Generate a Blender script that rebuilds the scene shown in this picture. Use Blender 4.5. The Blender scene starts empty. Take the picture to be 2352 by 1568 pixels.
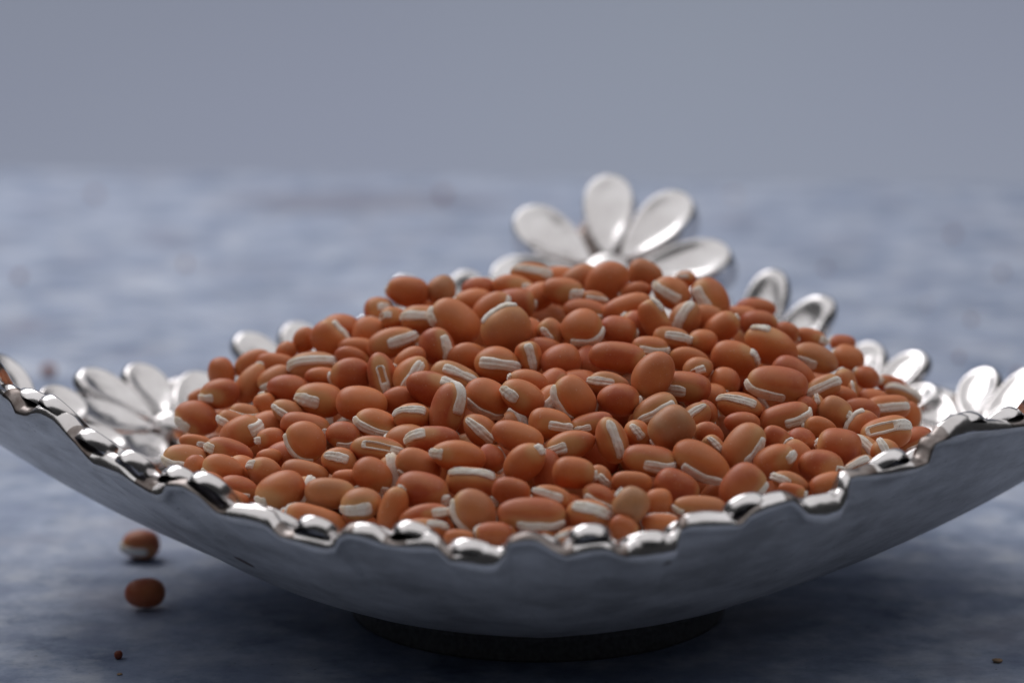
import bpy, math, random
import numpy as np
from mathutils import Vector, Matrix, noise

# ------------------------------------------------------------------ camera, world, lights, exposure
MM = 0.001                       # everything below is thought of in millimetres
sc = bpy.context.scene
COL = sc.collection
random.seed(7); RNG = np.random.default_rng(7)

CAM_POS = np.array([0.0, -673.0, 203.0])
PITCH = math.radians(11.5)
cam_d = bpy.data.cameras.new("camera")
cam = bpy.data.objects.new("camera", cam_d); COL.objects.link(cam)
cam.location = Vector(CAM_POS) * MM
cam.rotation_euler = (math.pi / 2 - PITCH, 0, 0)
cam_d.lens = 100; cam_d.sensor_width = 36; cam_d.sensor_fit = 'HORIZONTAL'
cam_d.clip_start = 0.02; cam_d.clip_end = 30
cam_d.dof.use_dof = True
cam_d.dof.focus_distance = 0.640
cam_d.dof.aperture_fstop = 8.8
cam_d.dof.aperture_blades = 0
sc.camera = cam

w = bpy.data.worlds.new("World"); sc.world = w; w.use_nodes = True
bg = w.node_tree.nodes["Background"]
bg.inputs[0].default_value = (0.37, 0.37, 0.38, 1); bg.inputs[1].default_value = 0.07

def area_light(name, loc, target, sx, sy, power, color):
    d = bpy.data.lights.new(name, 'AREA'); d.shape = 'RECTANGLE'; d.size = sx; d.size_y = sy
    d.energy = power; d.color = color
    o = bpy.data.objects.new(name, d); COL.objects.link(o)
    o.location = loc
    o.rotation_euler = (Vector(target) - Vector(loc)).to_track_quat('-Z', 'Y').to_euler()
    return o
# a wide diffusing panel overhead, a brighter window-sized light behind to the left, and an added unseen fill that brightens the backdrop
area_light("overhead_panel_light", (0.0, 0.36, 0.95), (0, 0.36, 0), 2.6, 1.95, 12.2, (1.0, 0.975, 0.975))
area_light("window_light", (-0.50, 0.80, 0.90), (0, 0, 0.05), 0.85, 0.60, 5.8, (1.0, 0.97, 0.97))
area_light("backdrop_fill", (0.0, 1.15, -0.35), (0, 1.9, -0.02), 2.8, 0.25, 8.3, (0.96, 0.98, 1.0))  # added fill, hidden below and behind the table

sc.view_settings.view_transform = 'Standard'; sc.view_settings.look = 'None'
sc.view_settings.exposure = 0.0; sc.view_settings.gamma = 1.0
sc.cycles.max_bounces = 8; sc.cycles.glossy_bounces = 6; sc.cycles.diffuse_bounces = 4
sc.cycles.use_denoising = True

# ------------------------------------------------------------------ helpers
def view_frame():
    f = np.array([0, math.cos(PITCH), -math.sin(PITCH)]); u = np.array([0, math.sin(PITCH), math.cos(PITCH)])
    return f, u
FWD, UP = view_frame(); RIGHT = np.array([1.0, 0, 0])
FPX = 100 / 36 * 2352
def ray(px, py):                 # direction through a point of the photograph (2352 x 1568 scale)
    return FWD + RIGHT * (px - 1176) / FPX - UP * (py - 784) / FPX
def at_y(px, py, y):             # the point of that ray standing y mm deep in the place
    r = ray(px, py); return CAM_POS + r * ((y - CAM_POS[1]) / r[1])
def at_z(px, py, z=0.0):
    r = ray(px, py); return CAM_POS + r * ((z - CAM_POS[2]) / r[2])
def project(p):
    d = np.asarray(p, float) - CAM_POS; z = d @ FWD
    return 1176 + FPX * (d @ RIGHT) / z, 784 - FPX * (d @ UP) / z

def tag(o, label=None, cat=None, group=None, kind=None):
    if label: o['label'] = label
    if cat: o['category'] = cat
    if group: o['group'] = group
    if kind: o['kind'] = kind
    return o
def mesh_of(name, V, Fc, mats, smooth=True, midx=None):
    me = bpy.data.meshes.new(name)
    V = np.asarray(V, dtype=float) * MM
    me.from_pydata(V.tolist(), [], [list(map(int, f)) for f in Fc])
    for m in (mats if isinstance(mats, (list, tuple)) else [mats]): me.materials.append(m)
    if smooth: me.polygons.foreach_set('use_smooth', [True] * len(me.polygons))
    if midx is not None: me.polygons.foreach_set('material_index', list(map(int, midx)))
    me.update(); return me
def link(name, me, parent=None, mat=None):
    o = bpy.data.objects.new(name, me); COL.objects.link(o)
    if parent is not None: o.parent = parent
    if mat is not None: o.matrix_local = mat
    return o
def grid_faces(n, m, wrap_n=False, wrap_m=False):
    f = []
    for i in range(n if wrap_n else n - 1):
        for j in range(m if wrap_m else m - 1):
            a = i * m + j; b = ((i + 1) % n) * m + j; c = ((i + 1) % n) * m + (j + 1) % m; d = i * m + (j + 1) % m
            f.append((a, b, c, d))
    return f

# ------------------------------------------------------------------ materials
def new_mat(name):
    m = bpy.data.materials.new(name); m.use_nodes = True
    nt = m.node_tree; b = nt.nodes["Principled BSDF"]
    return m, nt, b
def nd(nt, t, **kw):
    n = nt.nodes.new(t)
    for k, v in kw.items(): setattr(n, k, v)
    return n
def obj_coords(nt, scale=(1, 1, 1)):
    tc = nd(nt, 'ShaderNodeTexCoord'); mp = nd(nt, 'ShaderNodeMapping')
    mp.inputs['Scale'].default_value = scale
    nt.links.new(tc.outputs['Object'], mp.inputs['Vector']); return mp.outputs[0]
def noise_tex(nt, vec, scale, detail=4, rough=0.55):
    n = nd(nt, 'ShaderNodeTexNoise'); n.inputs['Scale'].default_value = scale
    n.inputs['Detail'].default_value = detail; n.inputs['Roughness'].default_value = rough
    nt.links.new(vec, n.inputs['Vector']); return n.outputs['Fac']
def ramp(nt, fac, stops):
    r = nd(nt, 'ShaderNodeValToRGB'); e = r.color_ramp.elements
    while len(e) < len(stops): e.new(0.5)
    for k, (p, c) in enumerate(stops):
        e[k].position = p; e[k].color = (*c, 1) if len(c) == 3 else c
    nt.links.new(fac, r.inputs[0]); return r.outputs[0]
def mix(nt, fac, a, b, mode='MIX'):
    m = nd(nt, 'ShaderNodeMix', data_type='RGBA', blend_type=mode)
    for s, v in ((m.inputs[0], fac), (m.inputs[6], a), (m.inputs[7], b)):
        if hasattr(v, 'links') or isinstance(v, bpy.types.NodeSocket): nt.links.new(v, s)
        elif isinstance(v, (int, float)): s.default_value = v
        else: s.default_value = (*v, 1)
    return m.outputs[2]
def bump(nt, b, h, strength, dist):
    n = nd(nt, 'ShaderNodeBump'); n.inputs['Strength'].default_value = strength; n.inputs['Distance'].default_value = dist
    nt.links.new(h, n.inputs['Height']); nt.links.new(n.outputs[0], b.inputs['Normal']); return n

def make_table_mat():
    m, nt, b = new_mat("painted_board")
    v = obj_coords(nt, (1, 1, 1)); vs = obj_coords(nt, (0.85, 1.0, 1))
    big = noise_tex(nt, vs, 30, 7, 0.72)
    base = ramp(nt, big, [(0.36, (0.150, 0.195, 0.300)), (0.46, (0.265, 0.325, 0.455)), (0.54, (0.370, 0.435, 0.575)), (0.64, (0.550, 0.605, 0.715))])
    mid = noise_tex(nt, v, 55, 6, 0.66)
    base = mix(nt, ramp(nt, mid, [(0.47, (0, 0, 0)), (0.64, (0.65,) * 3)]), base, (0.58, 0.62, 0.70))
    mid2 = noise_tex(nt, v, 48, 5, 0.62)
    base = mix(nt, ramp(nt, mid2, [(0.48, (0, 0, 0)), (0.62, (0.65,) * 3)]), base, (0.250, 0.305, 0.445))
    warm = noise_tex(nt, v, 24, 3, 0.5)
    base = mix(nt, ramp(nt, warm, [(0.56, (0, 0, 0)), (0.74, (0.35,) * 3)]), base, (0.375, 0.335, 0.370))
    # a dark smudge near the far edge
    g = nd(nt, 'ShaderNodeTexGradient', gradient_type='SPHERICAL'); mp = nd(nt, 'ShaderNodeMapping'); mp.vector_type = 'TEXTURE'
    mp.inputs['Location'].default_value = (-0.075, 0.655, 0); mp.inputs['Scale'].default_value = (0.085, 0.045, 1)
    tcs = nd(nt, 'ShaderNodeTexCoord'); nt.links.new(tcs.outputs['Object'], mp.inputs['Vector']); nt.links.new(mp.outputs[0], g.inputs[0])
    base = mix(nt, ramp(nt, g.outputs['Fac'], [(0.0, (0, 0, 0)), (0.6, (0.6,) * 3)]), base, (0.20, 0.19, 0.24))
    fine = noise_tex(nt, obj_coords(nt, (0.5, 1.4, 1)), 420, 6, 0.7)
    base = mix(nt, ramp(nt, fine, [(0.55, (0, 0, 0)), (0.72, (0.5,) * 3)]), base, (0.16, 0.20, 0.30))
    pit = noise_tex(nt, v, 900, 2, 0.5)
    base = mix(nt, ramp(nt, pit, [(0.715, (0, 0, 0)), (0.745, (0.85,) * 3)]), base, (0.045, 0.045, 0.05))
    nt.links.new(base, b.inputs['Base Color'])
    b.inputs['Roughness'].default_value = 0.62; b.inputs['Specular IOR Level'].default_value = 0.35
    bump(nt, b, fine, 0.25, 0.0004)
    return m
def make_backdrop_mat():
    m, nt, b = new_mat("grey_backdrop")
    n = noise_tex(nt, obj_coords(nt), 1.6, 2, 0.4)
    c = ramp(nt, n, [(0.35, (0.372, 0.402, 0.510)), (0.65, (0.392, 0.432, 0.520))])
    nt.links.new(c, b.inputs['Base Color']); b.inputs['Roughness'].default_value = 0.9
    b.inputs['Specular IOR Level'].default_value = 0.1
    return m
def make_polished():
    m, nt, b = new_mat("polished_silver")
    v = obj_coords(nt)
    n = noise_tex(nt, v, 130, 3, 0.5)
    c = ramp(nt, noise_tex(nt, v, 60, 4, 0.6), [(0.35, (0.64, 0.62, 0.62)), (0.65, (0.80, 0.79, 0.80))])
    nt.links.new(c, b.inputs['Base Color'])
    b.inputs['Metallic'].default_value = 1.0
    r = nd(nt, 'ShaderNodeMapRange'); r.inputs['To Min'].default_value = 0.13; r.inputs['To Max'].default_value = 0.30
    nt.links.new(noise_tex(nt, v, 220, 4, 0.6), r.inputs[0]); nt.links.new(r.outputs[0], b.inputs['Roughness'])
    bump(nt, b, n, 0.22, 0.0008)
    return m
def make_satin():
    m, nt, b = new_mat("satin_silver")
    v = obj_coords(nt); vs = obj_coords(nt, (1, 1, 2.2))
    sm = noise_tex(nt, vs, 55, 6, 0.68)
    c = ramp(nt, sm, [(0.36, (0.46, 0.455, 0.45)), (0.5, (0.61, 0.605, 0.60)), (0.66, (0.74, 0.735, 0.73))])
    st = noise_tex(nt, v, 48, 2, 0.4)
    c = mix(nt, ramp(nt, st, [(0.745, (0, 0, 0)), (0.755, (0.8,) * 3)]), c, (0.09, 0.035, 0.018))
    fine = noise_tex(nt, v, 900, 2, 0.5)
    c = mix(nt, ramp(nt, fine, [(0.70, (0, 0, 0)), (0.75, (0.5,) * 3)]), c, (0.10, 0.10, 0.10))
    nt.links.new(c, b.inputs['Base Color']); b.inputs['Metallic'].default_value = 0.85
    r = nd(nt, 'ShaderNodeMapRange'); r.inputs['To Min'].default_value = 0.44; r.inputs['To Max'].default_value = 0.62
    nt.links.new(sm, r.inputs[0]); nt.links.new(r.outputs[0], b.inputs['Roughness'])
    bump(nt, b, noise_tex(nt, v, 60, 4, 0.55), 0.22, 0.0015)
    return m
def make_recess_shade():  # silver with the shade and brown reflections of recesses put into its colour
    m, nt, b = new_mat("silver_recess_shade")
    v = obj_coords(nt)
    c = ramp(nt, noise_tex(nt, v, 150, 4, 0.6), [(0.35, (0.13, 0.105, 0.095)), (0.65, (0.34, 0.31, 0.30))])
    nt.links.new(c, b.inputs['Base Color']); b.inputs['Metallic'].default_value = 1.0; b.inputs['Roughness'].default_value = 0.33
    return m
def make_coat():
    m, nt, b = new_mat("bean_seed_coat")
    v = obj_coords(nt)
    tone = nd(nt, 'ShaderNodeAttribute', attribute_name='tone')       # 0 orange .. 1 dark reddish, per bean
    pale = nd(nt, 'ShaderNodeAttribute', attribute_name='pale')       # pale field round the seed scar
    tan = nd(nt, 'ShaderNodeAttribute', attribute_name='tan')
    base = mix(nt, tone.outputs['Fac'], (0.680, 0.205, 0.062), (0.485, 0.108, 0.040))
    oi2 = noise_tex(nt, v, 60, 2, 0.5)
    base = mix(nt, tan.outputs['Fac'], base, (0.500, 0.245, 0.120))
    oi = nd(nt, 'ShaderNodeObjectInfo')
    blotch = noise_tex(nt, v, 190, 4, 0.55)
    base = mix(nt, ramp(nt, blotch, [(0.42, (0, 0, 0)), (0.75, (0.55,) * 3)]), base, (0.740, 0.290, 0.090))
    b2 = noise_tex(nt, v, 110, 3, 0.5)
    base = mix(nt, ramp(nt, b2, [(0.5, (0, 0, 0)), (0.78, (0.5,) * 3)]), base, (0.420, 0.100, 0.042))
    base = mix(nt, pale.outputs['Fac'], base, (0.660, 0.345, 0.140))
    speck = noise_tex(nt, v, 2600, 1, 0.4)
    base = mix(nt, ramp(nt, speck, [(0.715, (0, 0, 0)), (0.75, (0.35,) * 3)]), base, (0.75, 0.60, 0.52))
    nt.links.new(base, b.inputs['Base Color'])
    b.inputs['Roughness'].default_value = 0.46; b.inputs['Specular IOR Level'].default_value = 0.42
    b.inputs['Sheen Weight'].default_value = 0.02; b.inputs['Sheen Roughness'].default_value = 0.5
    b.inputs['Subsurface Weight'].default_value = 0.0; b.inputs['Subsurface Radius'].default_value = (1, 0.35, 0.15)
    b.inputs['Subsurface Scale'].default_value = 0.0012
    bump(nt, b, noise_tex(nt, v, 1500, 5, 0.6), 0.10, 0.00025)
    return m
def make_scar():
    m, nt, b = new_mat("bean_hilum_white")
    v = obj_coords(nt)
    n = noise_tex(nt, v, 420, 5, 0.65)
    c = ramp(nt, n, [(0.28, (0.72, 0.60, 0.47)), (0.40, (0.91, 0.85, 0.76)), (0.56, (0.95, 0.92, 0.87))])
    y = noise_tex(nt, v, 160, 2, 0.5)
    c = mix(nt, ramp(nt, y, [(0.54, (0, 0, 0)), (0.72, (0.55,) * 3)]), c, (0.74, 0.56, 0.32))
    pit = noise_tex(nt, v, 2400, 1, 0.5)
    c = mix(nt, ramp(nt, pit, [(0.70, (0, 0, 0)), (0.74, (0.6,) * 3)]), c, (0.12, 0.07, 0.05))
    nt.links.new(c, b.inputs['Base Color']); b.inputs['Roughness'].default_value = 0.85
    b.inputs['Specular IOR Level'].default_value = 0.2
    bump(nt, b, noise_tex(nt, v, 1400, 5, 0.7), 0.55, 0.00035)
    return m
def flat_mat(name, c, r=0.6):
    m, nt, b = new_mat(name)
    n = noise_tex(nt, obj_coords(nt), 900, 3, 0.5)
    nt.links.new(ramp(nt, n, [(0.3, tuple(k * 0.7 for k in c)), (0.7, tuple(min(1, k * 1.2) for k in c))]), b.inputs['Base Color'])
    b.inputs['Roughness'].default_value = r; return m
M_TABLE, M_BACK, M_POL, M_SATIN, M_COAT, M_SCAR, M_SHADE = make_table_mat(), make_backdrop_mat(), make_polished(), make_satin(), make_coat(), make_scar(), make_recess_shade()
M_FOOT = flat_mat("foot_underside_shade", (0.12, 0.12, 0.122), 0.7)  # shade under the dish put into the foot's colour
M_SEED = flat_mat("mustard_seed_skin", (0.30, 0.07, 0.03), 0.5)
M_CRUMB = flat_mat("crumb_tan", (0.42, 0.28, 0.17), 0.8)

# ------------------------------------------------------------------ table board and backdrop
eL, eR = at_z(-200, 392), at_z(2560, 436)
d = (eR - eL); eL = eL - d * 0.9; eR = eR + d * 0.9
TH = 14
V = [(eL[0], eL[1], 0), (eR[0], eR[1], 0), (1100, -1500, 0), (-1100, -1500, 0)]
V += [(x, y, -TH) for x, y, z in V]
tbl = link('table', mesh_of('table', V, [(3, 2, 1, 0), (4, 5, 6, 7), (0, 1, 5, 4), (1, 2, 6, 5), (2, 3, 7, 6), (3, 0, 4, 7)], M_TABLE, smooth=False))
tag(tbl, kind='structure')
V = []; n = 24
for k in range(n + 1):            # a wall panel that curves forward at its foot, below and behind the table
    t = k / n
    if t < 0.4: a = t / 0.4 * math.pi / 2; y, z = 1750 + 150 * math.sin(a), -650 + 150 * (1 - math.cos(a))
    else: y, z = 1900, -500 + (t - 0.4) / 0.6 * 1700
    V += [(-2200, y, z), (2200, y, z)]
bd = link('backdrop', mesh_of('backdrop', V, grid_faces(n + 1, 2), M_BACK)); tag(bd, kind='structure')

# ------------------------------------------------------------------ the dish
BX = 6.3; A_, W_, NS = 145.0, 125.0, 1.5; RF, ZF, TK = 46.0, 7.6, 4.0
RIMH = [(201.2, 63.6), (203.5, 62.7), (204.4, 60.3), (206.2, 60.4), (208.6, 61.9), (210.9, 61.3), (213.2, 59.0), (214.5, 57.7), (216.1, 55.6), (217.4, 53.6), (221.5, 53.0), (224.5, 51.3), (227.0, 49.8), (227.6, 50.6), (227.7, 52.7), (230.3, 53.5), (232.5, 52.1), (234.7, 49.2), (236.8, 48.4), (239.3, 48.4), (241.3, 48.0), (242.9, 46.3), (244.8, 45.8), (246.8, 44.9), (248.1, 44.8), (249.2, 45.6), (249.6, 47.8), (250.5, 49.0), (252.0, 48.7), (254.1, 47.8), (257.5, 47.5), (260.0, 48.0), (261.2, 45.7), (262.8, 45.1), (264.4, 44.4), (265.6, 44.9), (266.4, 47.4), (266.8, 50.1), (268.2, 51.0), (269.4, 51.0), (270.8, 49.0), (272.0, 47.5), (274.3, 48.3), (275.9, 48.4), (277.4, 46.8), (279.1, 45.8), (281.5, 46.0), (282.9, 46.4), (283.0, 50.9), (284.0, 51.7), (286.7, 51.1), (289.8, 50.7), (290.7, 52.5), (292.6, 53.5), (295.5, 54.5), (296.3, 53.5), (297.5, 50.4), (299.6, 49.1), (301.6, 49.9), (302.4, 52.5), (302.6, 57.1), (303.6, 57.5), (308.1, 56.5), (311.5, 56.5), (313.6, 57.3), (314.3, 61.0), (315.0, 61.5), (320.0, 61.4), (323.9, 60.8), (326.6, 60.5)]
TOPH = [(198.7, 67.7), (200.1, 66.1), (202.2, 64.7), (204.0, 62.9), (206.0, 62.2), (207.3, 64.2), (209.5, 64.4), (211.8, 63.4), (214.0, 59.9), (214.4, 57.3), (216.1, 57.2), (218.9, 57.4), (222.0, 56.0), (222.9, 54.5), (225.7, 52.7), (227.0, 53.7), (229.0, 54.9), (230.4, 54.7), (230.9, 54.8), (233.6, 51.8), (234.2, 50.6), (235.3, 50.5), (236.4, 51.9), (238.8, 52.1), (240.9, 51.8), (241.7, 50.2), (242.0, 46.8), (243.3, 47.5), (245.1, 48.7), (247.0, 48.8), (248.6, 48.2), (249.0, 47.9), (249.9, 50.6), (251.4, 51.6), (253.3, 51.7), (254.2, 49.8), (255.4, 48.0), (256.4, 50.0), (258.0, 51.2), (259.5, 51.3), (260.4, 49.0), (261.3, 47.5), (262.5, 49.4), (262.6, 49.4), (264.2, 50.0), (265.8, 49.5), (266.5, 48.6), (267.1, 51.4), (268.0, 52.5), (269.4, 52.6), (270.3, 50.9), (271.7, 48.8), (272.8, 50.4), (274.4, 51.4), (275.9, 51.2), (276.5, 49.9), (277.3, 47.7), (278.5, 50.6), (280.2, 51.0), (283.1, 50.8), (283.3, 53.1), (284.1, 54.3), (286.3, 54.6), (288.7, 53.7), (289.6, 51.4), (290.1, 49.9), (290.2, 49.9), (290.2, 53.0), (291.4, 55.2), (293.3, 56.4), (295.3, 56.5), (296.5, 55.3), (297.4, 54.4), (298.8, 55.2), (300.9, 55.2), (303.1, 54.2), (303.5, 55.5), (303.9, 57.5), (305.9, 59.3), (309.3, 59.4), (312.9, 58.3), (314.1, 57.4), (315.5, 57.7), (315.6, 60.2), (315.7, 63.2), (316.7, 65.4), (318.9, 67.0), (321.1, 65.9), (323.3, 64.0), (324.7, 64.5), (325.8, 66.6), (328.0, 68.5), (330.4, 68.6)]
_re = [(0, 50), (12, 43), (25, 38.5), (40, 38.5), (60, 43), (90, 45), (107, 45), (125, 40.5), (145, 38.5), (160, 41), (175, 48), (190, 57)] + RIMH + [(338, 59), (350, 55), (360, 50)]
_ra = np.array([p[0] for p in _re]); _rh = np.array([p[1] for p in _re])
def rim_h(deg): return np.interp(np.asarray(deg) % 360, _ra, _rh)
_ta = np.array([0.0] + [195] + [p[0] for p in TOPH] + [345, 360]); _th = np.array([0.0] + [0] + [p[1] for p in TOPH] + [0, 0])
def rim_top(deg):
    deg = np.asarray(deg) % 360; h = rim_h(deg)
    back = h + 2.6 + 0.8 * np.sin(np.radians(deg) * 26)
    front = np.interp(deg, _ta, _th); wgt = np.clip((deg - 203) / 4, 0, 1) * np.clip((324 - deg) / 4, 0, 1)
    return np.maximum(back * (1 - wgt) + front * wgt, h + 1.2)
_sm = np.array([np.mean(rim_h(k + np.linspace(-9, 9, 19))) for k in range(360)])
def rim_smooth(deg): return np.interp(np.asarray(deg) % 360, np.arange(361), np.append(_sm, _sm[0]))
def rim_r(deg):
    t = np.radians(deg); return (np.abs(np.cos(t) / A_) ** NS + np.abs(np.sin(t) / W_) ** NS) ** (-1 / NS)
def bowl_z(x, y, inner=True):     # x, y relative to the dish centre
    r = np.hypot(x, y); deg = np.degrees(np.arctan2(y, x)); R = rim_r(deg)
    s = np.clip((r - RF * 0.8) / (R - RF * 0.8), 0, 1.15)
    z = ZF + (rim_smooth(deg) - ZF) * s ** 1.93
    z = z + (rim_h(deg) - rim_smooth(deg)) * np.clip((s - 0.72) / 0.28, 0, 1) ** 1.6
    return z + (4.2 if inner else 0)

def build_bowl():
    NT = 900; rings = []; mid = []
    degs = np.linspace(0, 360, NT, endpoint=False)
    c, s_ = np.cos(np.radians(degs)), np.sin(np.radians(degs))
    R = rim_r(degs); H = rim_h(degs)
    lump = np.array([noise.noise(Vector((math.cos(math.radians(k)) * 9, math.sin(math.radians(k)) * 9, 0))) for k in degs]) * 0.7
    def ring(s, dz=0, dr=0, inner=False):
        r = RF * 0.8 + (R - RF * 0.8) * s + dr
        z = bowl_z(r * c, r * s_, inner) + dz
        return np.stack([r * c, r * s_, z], 1)
    outer = [np.stack([0 * c, 0 * c, ZF + 0 * c], 1)] + [ring(s) for s in np.linspace(0, 0.985, 46)]
    lip = []
    Tp = rim_top(degs); Tp = np.array([Tp[(np.arange(-1, 2) + k) % NT].mean() for k in range(NT)])
    hi = np.maximum(1.0, (Tp - H) * 0.85)
    for a, fr in [(-25, 0.0), (0, 0.12), (25, 0.38), (50, 0.68), (75, 0.93), (95, 1.0), (120, 0.95), (145, 0.75), (165, 0.5)]:
        ar = math.radians(a)
        r = R - 1.9 + (2.2 + 0.06 * hi + 0.5 * lump) * math.cos(ar); z = H + hi * fr + (-0.9 if a < 0 else 0)
        lip.append(np.stack([r * c, r * s_, z + lump * 0.25 * fr], 1))
    inn = [ring(s, inner=True) for s in np.linspace(0.93, 0, 40)] + [np.stack([0 * c, 0 * c, ZF + TK + 0 * c], 1)]
    allr = outer + lip + inn
    V = np.concatenate(allr)
    V[:, 0] += BX
    F = grid_faces(len(allr), NT, wrap_m=True)
    m = []
    for i in range(len(allr) - 1): m += [0] * NT if i < len(outer) + 1 else [2] * NT if i >= len(outer) + 8 else [2 if q < 2.3 else 1 for q in (Tp - H)]  # inner wall and low lip valleys get the painted-in recess shade
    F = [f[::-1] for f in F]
    return mesh_of('dish_body', V, F, [M_SATIN, M_POL, M_SHADE], midx=m)
dish = bpy.data.objects.new('silver_dish', None); COL.objects.link(dish)
tag(dish, 'wide shallow silver metal dish with daisy relief rim, heaped with orange beans', 'dish')
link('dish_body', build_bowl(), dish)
def lathe(name, prof, parent, mat, n=160):
    V = []; 
    for r, z in prof:
        for k in range(n): a = 2 * math.pi * k / n; V.append((BX + r * math.cos(a), r * math.sin(a), z))
    return link(name, mesh_of(name, V, [f[::-1] for f in grid_faces(len(prof), n, wrap_m=True)], mat), parent)
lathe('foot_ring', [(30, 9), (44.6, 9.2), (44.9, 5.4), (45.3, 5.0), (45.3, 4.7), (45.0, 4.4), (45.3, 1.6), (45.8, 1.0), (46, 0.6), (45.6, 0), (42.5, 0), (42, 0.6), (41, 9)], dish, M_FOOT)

# flowers: polished, cupped petals round a small boss
def petal_mesh(L, Wd, th, dip, seedv):
    nr, na = 12, 40; V = [(0.58 * L, 0, -dip)]
    rho = [0.2, 0.4, 0.56, 0.69, 0.79, 0.86, 0.91, 0.955, 1.0, 1.04, 1.06, 1.04]
    hz = [-0.98 * dip, -0.9 * dip, -0.68 * dip, -0.38 * dip, -0.14 * dip, 0.0, -0.03, -0.30, -0.20 * th - 0.2, -0.52 * th, -0.8 * th, -th]
    rs = np.random.default_rng(seedv); wob = rs.normal(0, 1, 4)
    for r, h in zip(rho, hz):
        for k in range(na):
            a = 2 * math.pi * k / na; ca, sa = math.cos(a), math.sin(a)
            x = 0.52 * L + 0.48 * L * ca
            t = x / L
            wid = Wd / 2 * (0.30 + 0.70 * min(1, max(0, t)) ** 0.75) 
            y = wid * sa * (1 + 0.03 * wob[0])
            px_, py_ = 0.58 * L + (x - 0.58 * L) * r, y * r
            hh = h + 0.10 * wob[1] * math.sin(2 * a) + 0.12 * wob[2] * math.cos(a)
            V.append((px_, py_, hh - (1 - t) * 0.6))
    F = [(0, 1 + k, 1 + (k + 1) % na) for k in range(na)]
    for i in range(nr - 1):
        for k in range(na):
            a = 1 + i * na + k; b = 1 + i * na + (k + 1) % na
            F.append((a, a + na, b + na, b))
    return mesh_of('petal', V, F, M_POL)
def boss_mesh(r, h):
    V = [(0, 0, h)]; na, nr = 24, 7
    for i in range(1, nr):
        a = i / (nr - 1) * math.pi * 0.62
        for k in range(na):
            b = 2 * math.pi * k / na
            V.append((r * math.sin(a) * math.cos(b) / math.sin(math.pi / 2), r * math.sin(a) * math.sin(b), h * math.cos(a)))
    F = [(0, 1 + k, 1 + (k + 1) % na) for k in range(na)]
    for i in range(nr - 2):
        for k in range(na):
            a = 1 + i * na + k; b = 1 + i * na + (k + 1) % na
            F.append((a, a + na, b + na, b))
    return mesh_of('flower_boss', V, F, M_POL)
def frame(o, x, zhint):
    x = np.asarray(x, float); x /= np.linalg.norm(x)
    z = np.asarray(zhint, float); z = z - x * (z @ x); z /= np.linalg.norm(z)
    y = np.cross(z, x)
    M = Matrix(((x[0], y[0], z[0], o[0] * MM), (x[1], y[1], z[1], o[1] * MM), (x[2], y[2], z[2], o[2] * MM), (0, 0, 0, 1)))
    return M
def surf_normal(x, y):
    e = 2.0
    dx = (bowl_z(x + e, y) - bowl_z(x - e, y)) / (2 * e); dy = (bowl_z(x, y + e) - bowl_z(x, y - e)) / (2 * e)
    n = np.array([-float(dx), -float(dy), 1.0]); return n / np.linalg.norm(n)
PET = {}
def petal_cached(L, Wd, th, dip):
    key = (round(L, 0), round(Wd, 0), th, dip)
    if key not in PET: PET[key] = petal_mesh(key[0], key[1], th, dip, len(PET))
    return PET[key]
def flower(deg, inset, R, phase=0.0, lift=2.4, rise=0.0, over=1.5, npet=8):
    """deg: bearing of its centre; inset: mm inside the rim; phase: turn of the petals from straight outward"""
    rr = float(rim_r(deg)) - inset; t = math.radians(deg)
    cx, cy = rr * math.cos(t), rr * math.sin(t)
    N = surf_normal(cx, cy); C0 = np.array([cx, cy, float(bowl_z(cx, cy))]) + N * 2.2
    # outward direction in the tangent plane
    e1 = np.array([math.cos(t), math.sin(t), 0]); e1 = e1 - N * (e1 @ N); e1 /= np.linalg.norm(e1); e2 = np.cross(N, e1)
    bm = boss_mesh(R * 0.20, R * 0.14)
    FM = frame(C0 + np.array([BX, 0, 0]), e1, N)
    fl = link('flower', bm, dish, FM)
    inv = FM.inverted()
    for k in range(npet):
        a = math.radians(phase + 360 / npet * k); dr = e1 * math.cos(a) + e2 * math.sin(a)
        L = R
        for _ in range(30):
            tip = C0 + dr * L; dg = math.degrees(math.atan2(tip[1], tip[0]))
            if math.hypot(tip[0], tip[1]) <= float(rim_r(dg)) + over: break
            L -= 0.5
        rt = min(math.hypot(tip[0], tip[1]), float(rim_r(dg)) - 0.5)
        tz = float(bowl_z(rt * math.cos(math.radians(dg)), rt * math.sin(math.radians(dg)))) + lift + rise * max(0.0, math.cos(a))
        tip = np.array([tip[0], tip[1], tz]); base = C0 + dr * R * 0.14
        ax = tip - base; Lp = np.linalg.norm(ax)
        M = frame(base + np.array([BX, 0, 0]), ax, N)
        link('petal', petal_cached(Lp, R * 0.62, 3.4, 1.15), fl, inv @ M)
    return fl

# rim flowers, all the way round
F_ = dict(lift=3.1, over=0.8)
flower(231.5, 17, 22, 2, **F_)
flower(246.5, 17, 21, -4, **F_)
flower(261.0, 17, 21, 10, **F_)
flower(276.0, 17, 21, -8, **F_)
flower(291.5, 18, 22, 5, **F_)
flower(310.0, 18, 24, 0, **F_)
flower(326.0, 18, 24, 6, over=2.0, lift=4.5)
flower(340.0, 18, 25, -4, over=3.0, lift=5, rise=3)
flower(357.0, 18, 25, -4, over=4.0, lift=5, rise=3)
flower(17.0, 18, 25, 8, over=4.0, lift=4, rise=3)
flower(37.0, 17, 24, -12, over=3.0, lift=4.5, rise=3)
flower(57.0, 17, 27, 4, over=4.0, lift=8, rise=12)
flower(103.5, 17, 26, 22.5, over=3.0, lift=6, rise=8)
flower(127.0, 17, 25, 22.5, over=2.5, lift=4.5, rise=3)
flower(153.0, 20, 28, 12, over=2.5, lift=3.5, rise=1)
flower(175.0, 18, 27, -6, over=4.0, lift=5.5, rise=5)
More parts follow.
